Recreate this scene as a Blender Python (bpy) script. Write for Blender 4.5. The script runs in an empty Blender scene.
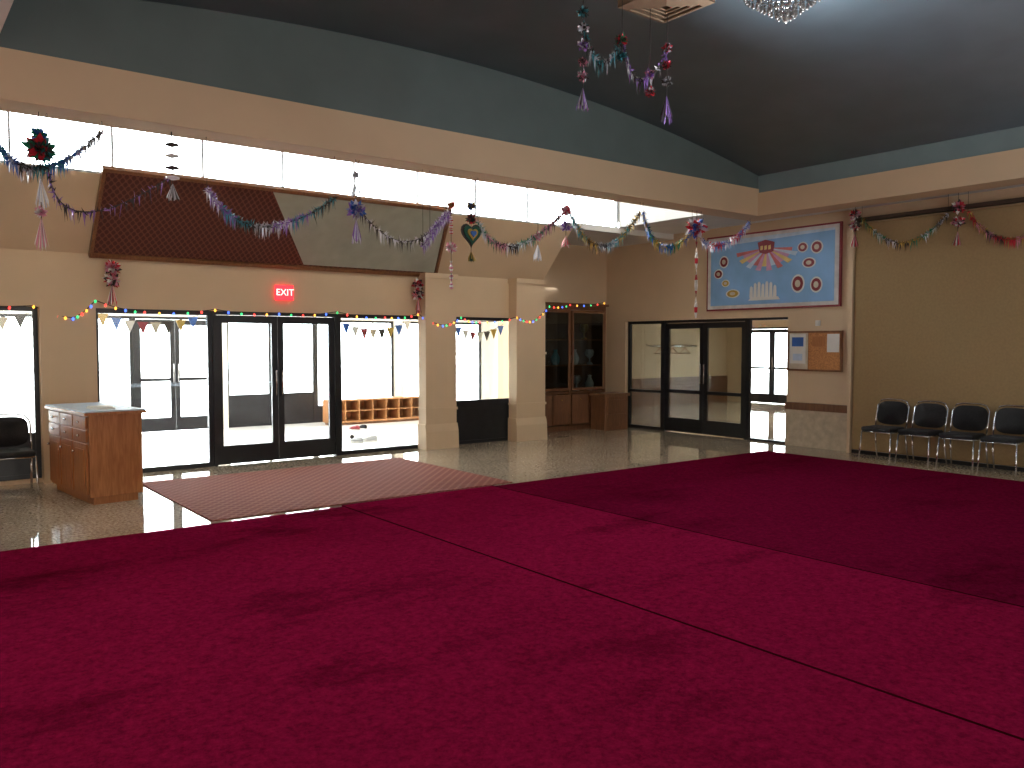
import bpy, bmesh, math, random
from mathutils import Vector, Matrix
random.seed(7)
C = bpy.context.scene.collection
R = math.radians
# ------------------------------------------------------------ camera model
F_PX = 828.0
YAW, PIT = R(37.7), R(2.766)
CAMP = Vector((0, 0, 1.68))
FW = Vector((math.sin(YAW)*math.cos(PIT), math.cos(YAW)*math.cos(PIT), -math.sin(PIT)))
RT = Vector((math.cos(YAW), -math.sin(YAW), 0))
UP = RT.cross(FW)
def P(u, v, X=None, Y=None, Z=None):
    d = FW*F_PX + RT*(u-512) - UP*(v-384)
    if X is not None: k = (X-CAMP.x)/d.x
    elif Y is not None: k = (Y-CAMP.y)/d.y
    else: k = (Z-CAMP.z)/d.z
    return CAMP + d*k
# ------------------------------------------------------------ materials
def nodes(name):
    m = bpy.data.materials.new(name); m.use_nodes = True
    nt = m.node_tree; b = nt.nodes['Principled BSDF']
    return m, nt, b
def mat(name, col, rough=0.6, metal=0.0, nscale=8, amt=0.12, bump=0.0, emit=0, spec=0.5, bscale=None):
    m, nt, b = nodes(name)
    b.inputs['Roughness'].default_value = rough; b.inputs['Metallic'].default_value = metal
    b.inputs['Specular IOR Level'].default_value = spec
    tc = nt.nodes.new('ShaderNodeTexCoord'); n = nt.nodes.new('ShaderNodeTexNoise')
    n.inputs['Scale'].default_value = nscale; n.inputs['Detail'].default_value = 5
    nt.links.new(tc.outputs['Object'], n.inputs['Vector'])
    r = nt.nodes.new('ShaderNodeValToRGB')
    r.color_ramp.elements[0].position = .3; r.color_ramp.elements[1].position = .7
    r.color_ramp.elements[0].color = tuple(c*(1-amt) for c in col)+(1,)
    r.color_ramp.elements[1].color = tuple(min(1, c*(1+amt)) for c in col)+(1,)
    nt.links.new(n.outputs['Fac'], r.inputs['Fac']); nt.links.new(r.outputs['Color'], b.inputs['Base Color'])
    if bump:
        n2 = nt.nodes.new('ShaderNodeTexNoise'); n2.inputs['Scale'].default_value = bscale or nscale*8
        nt.links.new(tc.outputs['Object'], n2.inputs['Vector'])
        bp = nt.nodes.new('ShaderNodeBump'); bp.inputs['Strength'].default_value = bump; bp.inputs['Distance'].default_value = .01
        nt.links.new(n2.outputs['Fac'], bp.inputs['Height']); nt.links.new(bp.outputs['Normal'], b.inputs['Normal'])
    if emit:
        b.inputs['Emission Color'].default_value = tuple(col)+(1,); b.inputs['Emission Strength'].default_value = emit
    return m
def glassmat(name, tint=(1, 1, 1)):
    m = bpy.data.materials.new(name); m.use_nodes = True; nt = m.node_tree; nt.nodes.clear()
    o = nt.nodes.new('ShaderNodeOutputMaterial'); mx = nt.nodes.new('ShaderNodeMixShader')
    t = nt.nodes.new('ShaderNodeBsdfTransparent'); g = nt.nodes.new('ShaderNodeBsdfGlossy')
    t.inputs['Color'].default_value = tuple(tint)+(1,); g.inputs['Roughness'].default_value = .02
    fr = nt.nodes.new('ShaderNodeFresnel'); fr.inputs['IOR'].default_value = 1.4
    nt.links.new(fr.outputs[0], mx.inputs[0]); nt.links.new(t.outputs[0], mx.inputs[1]); nt.links.new(g.outputs[0], mx.inputs[2])
    nt.links.new(mx.outputs[0], o.inputs[0]); return m
def woodmat(name, c1, c2, rough=.35, scale=(14, 14, 1.2)):
    m, nt, b = nodes(name); b.inputs['Roughness'].default_value = rough
    tc = nt.nodes.new('ShaderNodeTexCoord'); mp = nt.nodes.new('ShaderNodeMapping'); mp.inputs['Scale'].default_value = scale
    n = nt.nodes.new('ShaderNodeTexNoise'); n.inputs['Scale'].default_value = 2.5; n.inputs['Detail'].default_value = 8; n.inputs['Distortion'].default_value = 1.2
    r = nt.nodes.new('ShaderNodeValToRGB'); r.color_ramp.elements[0].position = .35; r.color_ramp.elements[1].position = .65
    r.color_ramp.elements[0].color = tuple(c1)+(1,); r.color_ramp.elements[1].color = tuple(c2)+(1,)
    nt.links.new(tc.outputs['Object'], mp.inputs['Vector']); nt.links.new(mp.outputs[0], n.inputs['Vector'])
    nt.links.new(n.outputs['Fac'], r.inputs['Fac']); nt.links.new(r.outputs['Color'], b.inputs['Base Color'])
    return m
def math_node(nt, op, a, b=None):
    n = nt.nodes.new('ShaderNodeMath'); n.operation = op
    for i, x in enumerate((a, b)):
        if x is None: continue
        if isinstance(x, (int, float)): n.inputs[i].default_value = x
        else: nt.links.new(x, n.inputs[i])
    return n.outputs[0]
def floormat():
    m, nt, b = nodes('polished_terrazzo'); b.inputs['Roughness'].default_value = .04
    b.inputs['Specular IOR Level'].default_value = .5; b.inputs['IOR'].default_value = 2.1
    tc = nt.nodes.new('ShaderNodeTexCoord')
    v = nt.nodes.new('ShaderNodeTexNoise'); v.inputs['Scale'].default_value = 32; v.inputs['Detail'].default_value = 6; v.inputs['Roughness'].default_value = .75
    nt.links.new(tc.outputs['Object'], v.inputs['Vector'])
    r = nt.nodes.new('ShaderNodeValToRGB'); r.color_ramp.elements[0].position = .38; r.color_ramp.elements[1].position = .62
    r.color_ramp.elements[0].color = (.28, .21, .145, 1); r.color_ramp.elements[1].color = (.70, .58, .44, 1)
    nt.links.new(v.outputs['Fac'], r.inputs['Fac'])
    br = nt.nodes.new('ShaderNodeTexBrick'); br.offset = 0; br.inputs['Scale'].default_value = 1
    br.inputs['Brick Width'].default_value = .3; br.inputs['Row Height'].default_value = .3; br.inputs['Mortar Size'].default_value = .0025
    br.inputs['Color1'].default_value = (1, 1, 1, 1); br.inputs['Color2'].default_value = (.93, .93, .92, 1); br.inputs['Mortar'].default_value = (.75, .73, .7, 1)
    nt.links.new(tc.outputs['Object'], br.inputs['Vector'])
    mx = nt.nodes.new('ShaderNodeMix'); mx.data_type = 'RGBA'; mx.blend_type = 'MULTIPLY'; mx.inputs[0].default_value = 1
    nt.links.new(r.outputs['Color'], mx.inputs[6]); nt.links.new(br.outputs['Color'], mx.inputs[7])
    nt.links.new(mx.outputs[2], b.inputs['Base Color']); return m
def rugmat(name, c1, c2, p0=.30, p1=.47):
    m, nt, b = nodes(name); b.inputs['Roughness'].default_value = 1.0; b.inputs['Specular IOR Level'].default_value = .0
    tc = nt.nodes.new('ShaderNodeTexCoord'); mp = nt.nodes.new('ShaderNodeMapping'); mp.inputs['Scale'].default_value = (.6, 1.3, 1); mp.inputs['Rotation'].default_value = (0, 0, .25)
    n = nt.nodes.new('ShaderNodeTexNoise'); n.inputs['Scale'].default_value = .85; n.inputs['Detail'].default_value = 10; n.inputs['Roughness'].default_value = .66
    nt.links.new(tc.outputs['Object'], mp.inputs[0]); nt.links.new(mp.outputs[0], n.inputs['Vector'])
    r = nt.nodes.new('ShaderNodeValToRGB'); r.color_ramp.elements[0].position = p0; r.color_ramp.elements[1].position = p1
    r.color_ramp.elements[0].color = tuple(c1)+(1,); r.color_ramp.elements[1].color = tuple(c2)+(1,)
    nt.links.new(n.outputs['Fac'], r.inputs['Fac'])
    f = nt.nodes.new('ShaderNodeTexNoise'); f.inputs['Scale'].default_value = 24; f.inputs['Detail'].default_value = 8; f.inputs['Roughness'].default_value = .85
    nt.links.new(tc.outputs['Object'], f.inputs['Vector'])
    r2 = nt.nodes.new('ShaderNodeValToRGB'); r2.color_ramp.elements[0].position = .36; r2.color_ramp.elements[1].position = .64
    r2.color_ramp.elements[0].color = (.6, .6, .6, 1); r2.color_ramp.elements[1].color = (1.38, 1.38, 1.38, 1)
    nt.links.new(f.outputs['Fac'], r2.inputs['Fac'])
    mx = nt.nodes.new('ShaderNodeMix'); mx.data_type = 'RGBA'; mx.blend_type = 'MULTIPLY'; mx.inputs[0].default_value = 1
    nt.links.new(r.outputs['Color'], mx.inputs[6]); nt.links.new(r2.outputs['Color'], mx.inputs[7]); nt.links.new(mx.outputs[2], b.inputs['Base Color'])
    bp = nt.nodes.new('ShaderNodeBump'); bp.inputs['Strength'].default_value = .7; bp.inputs['Distance'].default_value = .015
    nt.links.new(f.outputs['Fac'], bp.inputs['Height']); nt.links.new(bp.outputs['Normal'], b.inputs['Normal'])
    return m
def lattice(name, c1, c2, k, rough=.9, axes='XY', thr=.25):
    m, nt, b = nodes(name); b.inputs['Roughness'].default_value = rough; b.inputs['Specular IOR Level'].default_value = .1
    tc = nt.nodes.new('ShaderNodeTexCoord'); sp = nt.nodes.new('ShaderNodeSeparateXYZ'); nt.links.new(tc.outputs['Object'], sp.inputs[0])
    a = sp.outputs[axes[0]]; c = sp.outputs[axes[1]]
    s = math_node(nt, 'SINE', math_node(nt, 'MULTIPLY', math_node(nt, 'ADD', a, c), k))
    d = math_node(nt, 'SINE', math_node(nt, 'MULTIPLY', math_node(nt, 'SUBTRACT', a, c), k))
    f = math_node(nt, 'MULTIPLY', s, d)
    f = math_node(nt, 'ABSOLUTE', f)
    r = nt.nodes.new('ShaderNodeValToRGB'); r.color_ramp.elements[0].position = thr*.5; r.color_ramp.elements[1].position = thr*1.4
    r.color_ramp.elements[0].color = tuple(c1)+(1,); r.color_ramp.elements[1].color = tuple(c2)+(1,)
    nt.links.new(f, r.inputs['Fac']); nt.links.new(r.outputs['Color'], b.inputs['Base Color']); return m

M = {}
M['wall'] = mat('beige_paint', (.63, .47, .31), .75, nscale=2, amt=.03)
M['wall2'] = mat('beam_paint', (.66, .48, .30), .6, nscale=2, amt=.03)
M['lob'] = mat('lobby_paint', (.85, .82, .74), .75, nscale=2, amt=.03)
M['white'] = mat('white_paint', (.74, .72, .68), .7, nscale=3, amt=.04)
M['ceil'] = mat('slate_ceiling', (.20, .255, .29), .33, nscale=2, amt=.12, bump=.06, bscale=7)
M['teal'] = mat('teal_paint', (.12, .155, .145), .55, nscale=3, amt=.06)
M['floor'] = floormat()
M['vest'] = mat('pale_tile', (.88, .87, .84), .2, nscale=20, amt=.05)
M['ground'] = mat('outside_concrete', (.8, .79, .76), .9, nscale=4, amt=.1)
M['black'] = mat('black_aluminium', (.012, .013, .016), .35, nscale=10, amt=.2)
M['grey'] = mat('grey_aluminium', (.42, .43, .44), .5, nscale=10, amt=.1)
M['glass'] = glassmat('clear_glass', (.96, .98, .98))
M['tint'] = glassmat('grey_glass', (.66, .70, .68))
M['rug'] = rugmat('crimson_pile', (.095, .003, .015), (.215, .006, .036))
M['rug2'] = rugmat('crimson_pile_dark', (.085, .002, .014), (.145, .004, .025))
M['bind'] = mat('dark_binding', (.035, .002, .006), 1.0, spec=.0)
M['mat'] = lattice('entrance_mat_weave', (.33, .125, .09), (.22, .065, .048), 24, thr=.35)
M['brown'] = lattice('brown_patterned_cloth', (.18, .07, .048), (.10, .038, .03), 40, axes='XZ', thr=.3)
M['pale'] = mat('painted_reflection_green', (.36, .37, .30), .45, nscale=5, amt=.08)  # colour of the reflection painted on the leaning panel
M['trimwood'] = woodmat('stained_trim', (.16, .065, .025), (.26, .11, .04))
M['wood'] = woodmat('orange_oak', (.33, .11, .028), (.46, .18, .055), .35)
M['woodd'] = woodmat('dark_oak', (.14, .06, .026), (.21, .092, .04), .4)
M['woodl'] = woodmat('cubby_wood', (.36, .16, .06), (.48, .23, .09), .45)
M['fab'] = mat('black_upholstery', (.014, .013, .014), .85, nscale=60, amt=.3, bump=.2)
M['chrome'] = mat('chrome', (.6, .6, .62), .2, 1, amt=.05)
M['part'] = mat('tan_partition_fabric', (.31, .205, .095), .9, nscale=30, amt=.06, bump=.1)
M['cork'] = mat('cork', (.50, .22, .08), .9, nscale=70, amt=.35)
M['paper'] = mat('paper', (.75, .74, .7), .7, amt=.03)
M['red'] = mat('red_foil', (.6, .03, .05), .35, .2)
M['green'] = mat('green_foil', (.02, .22, .11), .35, .2)
M['dgreen'] = mat('dark_green_foil', (.015, .09, .05), .35, .2)
M['blue'] = mat('blue_foil', (.05, .15, .5), .35, .2)
M['teal2'] = mat('teal_foil', (.06, .28, .32), .35, .2)
M['gold'] = mat('gold_foil', (.55, .36, .08), .3, .4)
M['silver'] = mat('silver_foil', (.7, .7, .75), .3, .4)
M['pink'] = mat('pink_foil', (.7, .28, .38), .35, .1)
M['purple'] = mat('purple_foil', (.3, .15, .48), .35, .2)
M['wht'] = mat('white_tissue', (.8, .78, .74), .7)
M['cord'] = mat('dark_cord', (.05, .04, .035), .8)
M['skyblue'] = mat('banner_blue', (.22, .42, .70), .5, amt=.12, nscale=2)
M['banred'] = mat('banner_red', (.24, .025, .035), .5)
M['bansoft'] = mat('banner_soft_red', (.6, .16, .16), .5)
M['bany'] = mat('banner_yellow', (.75, .55, .2), .5)
M['banp'] = mat('banner_pink', (.6, .3, .48), .5)
M['banpale'] = mat('banner_pale_blue', (.5, .62, .75), .5)
M['banm'] = mat('banner_margin', (.62, .58, .56), .5)
M['exit'] = mat('exit_red', (.9, .02, .03), .4, emit=3.2)
M['exitw'] = mat('exit_letters', (1, .5, .45), .4, emit=3.0)
M['marble'] = mat('polished_wainscot', (.55, .46, .34), .12, nscale=9, amt=.15)
M['cream'] = mat('cream_metal', (.6, .52, .4), .4)
M['vent'] = mat('vent_metal', (.32, .21, .13), .5)
M['track'] = mat('track_metal', (.07, .045, .03), .5)
M['crystal'] = mat('crystal', (.30, .28, .26), .1, .3, amt=.2)
M['bulbs'] = [mat('bulb_'+n, c, .3, emit=3.0) for n, c in (('red', (.9, .05, .04)), ('green', (.03, .5, .15)), ('blue', (.06, .15, .9)), ('amber', (.9, .4, .05)))]
# ------------------------------------------------------------ mesh builder
def wloc(o):
    v = Vector((0, 0, 0))
    while o is not None: v += o.location; o = o.parent
    return v
class MB:
    def __init__(s): s.bm = bmesh.new()
    def box(s, x0, x1, y0, y1, z0, z1, mi=0, bev=0):
        b2 = bmesh.new(); bmesh.ops.create_cube(b2, size=1)
        bmesh.ops.scale(b2, vec=(x1-x0, y1-y0, z1-z0), verts=b2.verts)
        if bev: bmesh.ops.bevel(b2, geom=b2.edges[:], offset=bev, segments=3, profile=.5, affect='EDGES')
        bmesh.ops.translate(b2, vec=((x0+x1)/2, (y0+y1)/2, (z0+z1)/2), verts=b2.verts)
        s.merge(b2, mi); return s
    def merge(s, b2, mi=0, mtx=None, smooth=False):
        if mtx is not None: b2.transform(mtx)
        vm = {v: s.bm.verts.new(v.co) for v in b2.verts}
        for f in b2.faces:
            try:
                nf = s.bm.faces.new([vm[v] for v in f.verts]); nf.material_index = mi; nf.smooth = smooth
            except ValueError: pass
        b2.free(); return s
    def bx(s, axis, a0, a1, c, t, z0, z1, mi=0):
        if axis == 'x': return s.box(a0, a1, c-t/2, c+t/2, z0, z1, mi)
        return s.box(c-t/2, c+t/2, a0, a1, z0, z1, mi)
    def tube(s, pts, r, n=8, mi=0, cap=True):
        pts = [Vector(p) for p in pts]; rings = []
        for i, p in enumerate(pts):
            a = pts[max(0, i-1)]; b = pts[min(len(pts)-1, i+1)]; d = (b-a).normalized()
            ref = Vector((0, 0, 1)) if abs(d.z) < .9 else Vector((1, 0, 0))
            x = d.cross(ref).normalized(); y = d.cross(x)
            rr = r[i] if isinstance(r, (list, tuple)) else r
            rings.append([s.bm.verts.new(p + (x*math.cos(2*math.pi*k/n)+y*math.sin(2*math.pi*k/n))*rr) for k in range(n)])
        for i in range(len(rings)-1):
            for k in range(n):
                f = s.bm.faces.new((rings[i][k], rings[i][(k+1) % n], rings[i+1][(k+1) % n], rings[i+1][k])); f.material_index = mi; f.smooth = True
        if cap and n > 2:
            for rg in (rings[0][::-1], rings[-1]):
                f = s.bm.faces.new(rg); f.material_index = mi
        return s
    def lathe(s, prof, c, n=20, mi=0):
        c = Vector(c); rings = []
        for r, z in prof:
            rings.append([s.bm.verts.new(c+Vector((max(r, .0005)*math.cos(2*math.pi*k/n), max(r, .0005)*math.sin(2*math.pi*k/n), z))) for k in range(n)])
        for i in range(len(rings)-1):
            for k in range(n):
                f = s.bm.faces.new((rings[i][k], rings[i][(k+1) % n], rings[i+1][(k+1) % n], rings[i+1][k])); f.material_index = mi; f.smooth = True
        s.bm.faces.new(rings[0][::-1]); s.bm.faces.new(rings[-1]); return s
    def prism(s, axis, pts, a0, a1, mi=0):
        def mk(p, a): return (a, p[0], p[1]) if axis == 'x' else ((p[0], a, p[1]) if axis == 'y' else (p[0], p[1], a))
        A = [s.bm.verts.new(mk(p, a0)) for p in pts]; B = [s.bm.verts.new(mk(p, a1)) for p in pts]
        s.bm.faces.new(A).material_index = mi; s.bm.faces.new(B[::-1]).material_index = mi
        for i in range(len(pts)):
            j = (i+1) % len(pts); s.bm.faces.new((A[i], B[i], B[j], A[j])).material_index = mi
        return s
    def ball(s, c, r, mi=0, sub=1, sc=(1, 1, 1)):
        b2 = bmesh.new(); bmesh.ops.create_icosphere(b2, subdivisions=sub, radius=r)
        bmesh.ops.scale(b2, vec=sc, verts=b2.verts); bmesh.ops.translate(b2, vec=c, verts=b2.verts); return s.merge(b2, mi, smooth=True)
    def petals(s, c, r, n, nm=1):
        c = Vector(c)
        for i in range(n):
            d = Vector((random.gauss(0, 1), random.gauss(0, 1), random.gauss(0, 1))).normalized()
            t = d.cross(Vector((random.random()-.5, random.random()-.5, random.random()-.5))).normalized()
            rr = r*random.uniform(.6, 1.25); w = r*.26
            vs = [s.bm.verts.new(q) for q in (c, c+d*rr*.6+t*w, c+d*rr, c+d*rr*.6-t*w)]
            s.bm.faces.new(vs).material_index = random.randrange(nm)
        return s
    def build(s, name, mats, parent=None):
        bmesh.ops.recalc_face_normals(s.bm, faces=s.bm.faces)
        if parent is not None: bmesh.ops.translate(s.bm, vec=-wloc(parent), verts=s.bm.verts)
        me = bpy.data.meshes.new(name); s.bm.to_mesh(me); s.bm.free()
        for m in (mats if isinstance(mats, (list, tuple)) else [mats]): me.materials.append(m)
        o = bpy.data.objects.new(name, me); C.objects.link(o); o.parent = parent; return o
def tag(o, label, cat, group=None, kind=None):
    o['label'] = label; o['category'] = cat
    if group: o['group'] = group
    if kind: o['kind'] = kind
    return o
def thing(name, label, cat, loc=(0, 0, 0), rotz=0, group=None):
    o = bpy.data.objects.new(name, None); C.objects.link(o); o.location = loc; o.rotation_euler = (0, 0, rotz)
    o.empty_display_size = .1
    return tag(o, label, cat, group)
def S(mb, name, m, label, cat='wall'):
    return tag(mb.build(name, m), label, cat, kind='structure')
def copy_tree(o, parent=None):
    c = o.copy(); C.objects.link(c); c.parent = parent
    for ch in list(o.children): copy_tree(ch, c)
    return c
# ------------------------------------------------------------ shell
XE = 12.05; YN = 11.4; XW = .82
S(MB().box(-3.2, 20.2, -4.2, 11.6, -.12, 0).box(9.5, 20.2, 11.6, 12.6, -.12, 0).box(12.05, 20.2, 12.6, 15.7, -.12, 0), 'floor', M['floor'], 'polished tan terrazzo tile floor around the crimson carpets', 'floor')
S(MB().box(-1.2, 9.5, 11.6, 16.8, -.12, 0).box(9.5, 12.05, 12.6, 16.8, -.12, 0), 'floor_vestibule', M['vest'], 'pale tiled floor of the glazed entrance lobby', 'floor')
S(MB().box(-25, 45, 16.8, 60, -.3, -.12).box(20.2, 45, -10, 16.8, -.3, -.12), 'ground', M['ground'], 'sunlit pale paving outside the entrance', 'ground')
w = MB()
w.box(-3.2, .3, YN, 11.6, 0, 2.13).box(1.6, 2.21, YN-.12, 11.6, 0, 2.13).box(.3, 1.6, YN, 11.6, 0, .05)
w.box(7.06, 7.6, YN, 11.6, 0, 2.13).box(8.95, 9.5, YN, 11.6, 0, 2.13)
w.box(-3.2, 9.5, YN, 11.6, 2.13, 2.8)
w.prism('x', [(YN, 2.8), (11.6, 2.8), (10.8, 3.65), (10.6, 3.65)], -3.2, 9.5)
w.prism('x', [(11.6, 2.8), (12.6, 2.8), (12.6, 3.65), (10.8, 3.65)], 9.4, 9.5)
w.box(9.4, 9.5, 11.6, 12.6, 0, 2.8).box(9.5, 12.25, 12.4, 12.6, 0, 3.65)
S(w, 'wall_north', M['wall'], 'beige entrance wall with outward leaning upper slope')
w = MB()
w.box(XE, 12.25, -4.2, 8.1, 0, 3.75).box(XE, 12.25, 11.85, 12.4, 0, 3.65).box(XE, 12.25, 8.1, 10.6, 2.13, 3.75).box(XE, 12.25, 10.6, 11.85, 2.13, 3.65)
S(w, 'wall_east', M['wall'], 'beige side wall with banner and black glazed doors')
S(MB().box(-3.2, 12.25, -4.4, -4.2, 0, 5.0), 'wall_south', M['wall'], 'beige wall behind the viewer')
S(MB().box(-3.4, -3.2, -4.4, 11.6, 0, 4.7), 'wall_west', M['wall'], 'beige wall beyond left of view')
# ceilings
S(MB().box(-3.2, XW, -4.2, 7.66, 3.97, 4.07).box(XW-.1, XW, -4.2, 7.66, 4.07, 4.55), 'ceiling_west_aisle', M['white'], 'flat white low ceiling at the upper left corner', 'ceiling')
S(MB().box(11.0, 12.25, -4.2, 8.06, 3.75, 3.85).box(10.6, 12.25, 8.06, 10.6, 3.75, 3.85).box(9.5, 12.25, 10.6, 12.6, 3.65, 3.75).box(10.6, 10.7, 8.06, 10.7, 3.85, 4.6), 'ceiling_east_aisle', M['white'], 'flat whitish low ceiling over the side aisle and banner', 'ceiling')
S(MB().box(-3.2, 10.7, 8.06, 10.75, 4.6, 4.7), 'ceiling_entrance', M['white'], 'ceiling strip above the high windows', 'ceiling')
v = MB(); N = 40; xa, xb = XW-.02, 10.62
def arc(x): return 4.19 + .60*(1-((x-4.95)/5.67)**2)
rows = [[], [], [], []]
for i in range(N+1):
    x = xa+(xb-xa)*i/N; z = arc(x)
    for r_, (y, dz) in zip(rows, ((-4.2, 0), (7.68, 0), (-4.2, .12), (7.68, .12))): r_.append(v.bm.verts.new((x, y, z+dz)))
for i in range(N):
    for a, b in ((0, 1), (2, 3), (0, 2), (1, 3)):
        f = v.bm.faces.new((rows[a][i], rows[b][i], rows[b][i+1], rows[a][i+1])); f.smooth = True
S(v, 'ceiling_vault', M['ceil'], 'dark slate curved vault ceiling over the carpets', 'ceiling')
l = MB(); pts = [(xa, 4.0)]+[(xb, 4.0)]+[(xb-(xb-xa)*i/N, arc(xb-(xb-xa)*i/N)+.1) for i in range(N+1)]
l.prism('y', pts, 7.67, 8.0); l.box(-3.2, xa, 7.67, 8.06, 4.0, 4.75).box(10.62, 12.25, 7.67, 8.06, 3.86, 4.7)
S(l, 'trim_1', M['teal'], 'dark teal arched wall band above the long entrance beam', 'wall band')
S(MB().box(10.6, 10.72, -4.2, 7.67, 3.94, 4.33), 'trim_2', mat('pale_teal_paint', (.20, .27, .27), .55, nscale=3, amt=.06), 'teal band above the right hand beam', 'wall band')
S(MB().box(-3.2, 11.0, 7.66, 8.06, 3.6, 4.0), 'trim_3', M['wall2'], 'long beige beam running in front of the high windows', 'beam')
S(MB().box(10.58, 11.0, -4.2, 7.66, 3.6, 3.94), 'trim_4', M['wall2'], 'beige beam at right running towards the viewer', 'beam')
def column(name, x0, x1, label):
    m = MB(); yf = 11.18
    m.box(x0+.02, x1-.02, yf, YN, .35, 2.8)
    m.prism('x', [(yf-.04, 0), (YN, 0), (YN, .4), (yf, .4), (yf-.03, .28)], x0, x1)
    m.box(x0+.005, x1-.005, yf-.02, YN, .62, .66).box(x0+.005, x1-.005, yf-.02, YN, 1.5, 1.54).box(x0, x1, yf-.03, YN, 2.72, 2.8)
    S(m, name, M['wall'], label, 'column')
column('trim_5', 6.9, 7.52, 'beige square column beside the lobby doors')
column('trim_6', 8.72, 9.4, 'beige square column beside the display cabinet')
S(MB().box(12.0, 12.05, 6.93, 8.1, .6, .72), 'trim_7', M['woodd'], 'dark rail capping the polished wainscot below the cork board', 'rail')
S(MB().box(12.02, 12.05, 6.93, 8.1, 0, .6), 'trim_8', M['marble'], 'polished beige wainscot below the cork board', 'wainscot')
S(MB().box(11.9, 12.05, 6.88, 6.93, 0, 3.7), 'trim_9', M['wall'], 'pale jamb at the end of the tan partition', 'jamb')
# ------------------------------------------------------------ glazing
def window(name, ax, a0, a1, c, z0, z1, label, mull=(), trans=(), panel=0, t=.06, fw=.055, glass='glass', fm='black'):
    f = MB(); f.bx(ax, a0, a0+fw, c, t, z0, z1).bx(ax, a1-fw, a1, c, t, z0, z1).bx(ax, a0+fw, a1-fw, c, t, z1-fw, z1).bx(ax, a0+fw, a1-fw, c, t, z0, z0+fw)
    mw = .025 if fm == 'black' else .012
    for q in mull: f.bx(ax, q-mw, q+mw, c, t, z0+fw, z1-fw)
    for q in trans: f.bx(ax, a0+fw, a1-fw, c, t*.9, z0+q-.025, z0+q+.025)
    o = S(f, name, M[fm], label, 'window')
    MB().bx(ax, a0+fw, a1-fw, c, .008, z0+fw+panel, z1-fw).build('glass_pane', M[glass], o)
    if panel: MB().bx(ax, a0+fw, a1-fw, c, t*.7, z0+fw, z0+fw+panel).build('lower_panel', M['black'], o)
    return o
def door(name, ax, a0, a1, c, z1, label, side=-1, glass='glass', rail=None):
    fw = .05; f = MB().bx(ax, a0, a0+fw, c, .1, 0, z1).bx(ax, a1-fw, a1, c, .1, 0, z1).bx(ax, a0+fw, a1-fw, c, .1, z1-fw, z1)
    o = S(f, name, M['black'], label, 'door'); mid = (a0+a1)/2
    for k, (b0, b1) in enumerate(((a0+fw+.004, mid-.003), (mid+.003, a1-fw-.004))):
        st = .085; d = MB()
        d.bx(ax, b0, b0+st, c, .045, .012, z1-fw-.005).bx(ax, b1-st, b1, c, .045, .012, z1-fw-.005)
        d.bx(ax, b0+st, b1-st, c, .045, .012, .27).bx(ax, b0+st, b1-st, c, .045, z1-fw-.11, z1-fw-.005)
        if rail: d.bx(ax, b0+st, b1-st, c, .045, rail-.03, rail+.03)
        L = d.build('door_leaf', M['black'], o)
        MB().bx(ax, b0+st, b1-st, c, .008, .27, z1-fw-.11).build('glass_pane', M[glass], L)
        h = b1-.04 if k == 0 else b0+.04; cc = c+side*.07
        hp = (lambda z, q: (h, q, z)) if ax == 'x' else (lambda z, q: (q, h, z))
        s0 = c+side*.02
        MB().tube([hp(.95, s0), hp(.95, cc), hp(1.3, cc), hp(1.3, s0)], .013).build('pull_handle', M['chrome'], L)
    return o
window('window_1', 'x', .3, 1.6, 11.48, .05, 2.13, 'black framed lobby window at far left behind the black chair', panel=.5)
window('window_2', 'x', 2.21, 3.68, 11.48, 0, 2.13, 'tall black framed glass sidelight left of the entrance doors', fw=.06)
door('door_1', 'x', 3.68, 5.54, 11.48, 2.13, 'black framed glass double entrance doors under the red exit sign')
window('window_3', 'x', 5.54, 7.06, 11.48, 0, 2.13, 'tall black framed glass sidelight right of the entrance doors', fw=.06)
window('window_4', 'x', 7.6, 8.95, 11.48, 0, 2.13, 'black framed window with black lower panel between the two columns', panel=.68)
window('window_5', 'x', -3.2, 10.6, 10.65, 3.65, 4.6, 'long band of high windows behind the beige beam', mull=[-2.9+1.04*i for i in range(13)], fw=.03, fm='grey')
window('window_6', 'y', 10.9, 11.84, 12.15, 0, 2.13, 'black framed sidelight with mid rail nearest the display cabinet', trans=(.75,), glass='tint')
door('door_2', 'y', 8.94, 10.9, 12.15, 2.13, 'black framed tinted double doors below left of the banner', glass='tint', rail=.78)
window('window_7', 'y', 8.1, 8.94, 12.15, 0, 2.13, 'clear sidelight beside the cork board looking into the hallway', fw=.04)
# lobby outer wall
w = MB(); yo = 16.6
w.box(-1.2, 12.05, yo-.1, yo+.1, 2.2, 2.8).box(-1.2, -.6, yo-.1, yo+.1, 0, 2.2).box(5.38, 5.6, yo-.1, yo+.1, 0, 2.2).box(11.85, 12.05, yo-.1, yo+.1, 0, 2.2).box(-1.2, -1.0, 11.6, 16.5, 0, 2.8).box(9.4, 9.6, yo-.1, yo+.1, 0, 2.2)
w.box(XE, 12.25, 12.6, 16.7, 0, 2.8)
S(w, 'wall_lobby', M['lob'], 'outer pale walls of the glazed lobby')
S(MB().box(-1.2, 9.4, 11.6, 16.7, 2.8, 2.9).box(9.4, 12.25, 12.6, 16.7, 2.8, 2.9), 'ceiling_lobby', M['white'], 'low ceiling of the entrance lobby', 'ceiling')
window('window_8', 'x', -.6, 3.86, yo, 0, 2.2, 'outer lobby window left of the outer doors', mull=(1.0,))
door('door_3', 'x', 3.86, 5.38, yo, 2.2, 'outer black framed lobby doors seen through the left sidelight', rail=1.0)
window('window_9', 'x', 5.6, 7.5, yo, 0, 2.2, 'outer lobby window with black lower panel', panel=.6, mull=(6.5,))
window('window_10', 'x', 7.5, 9.4, yo, 0, 2.2, 'outer lobby window behind the shoe cubbies', panel=.3)
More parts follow.
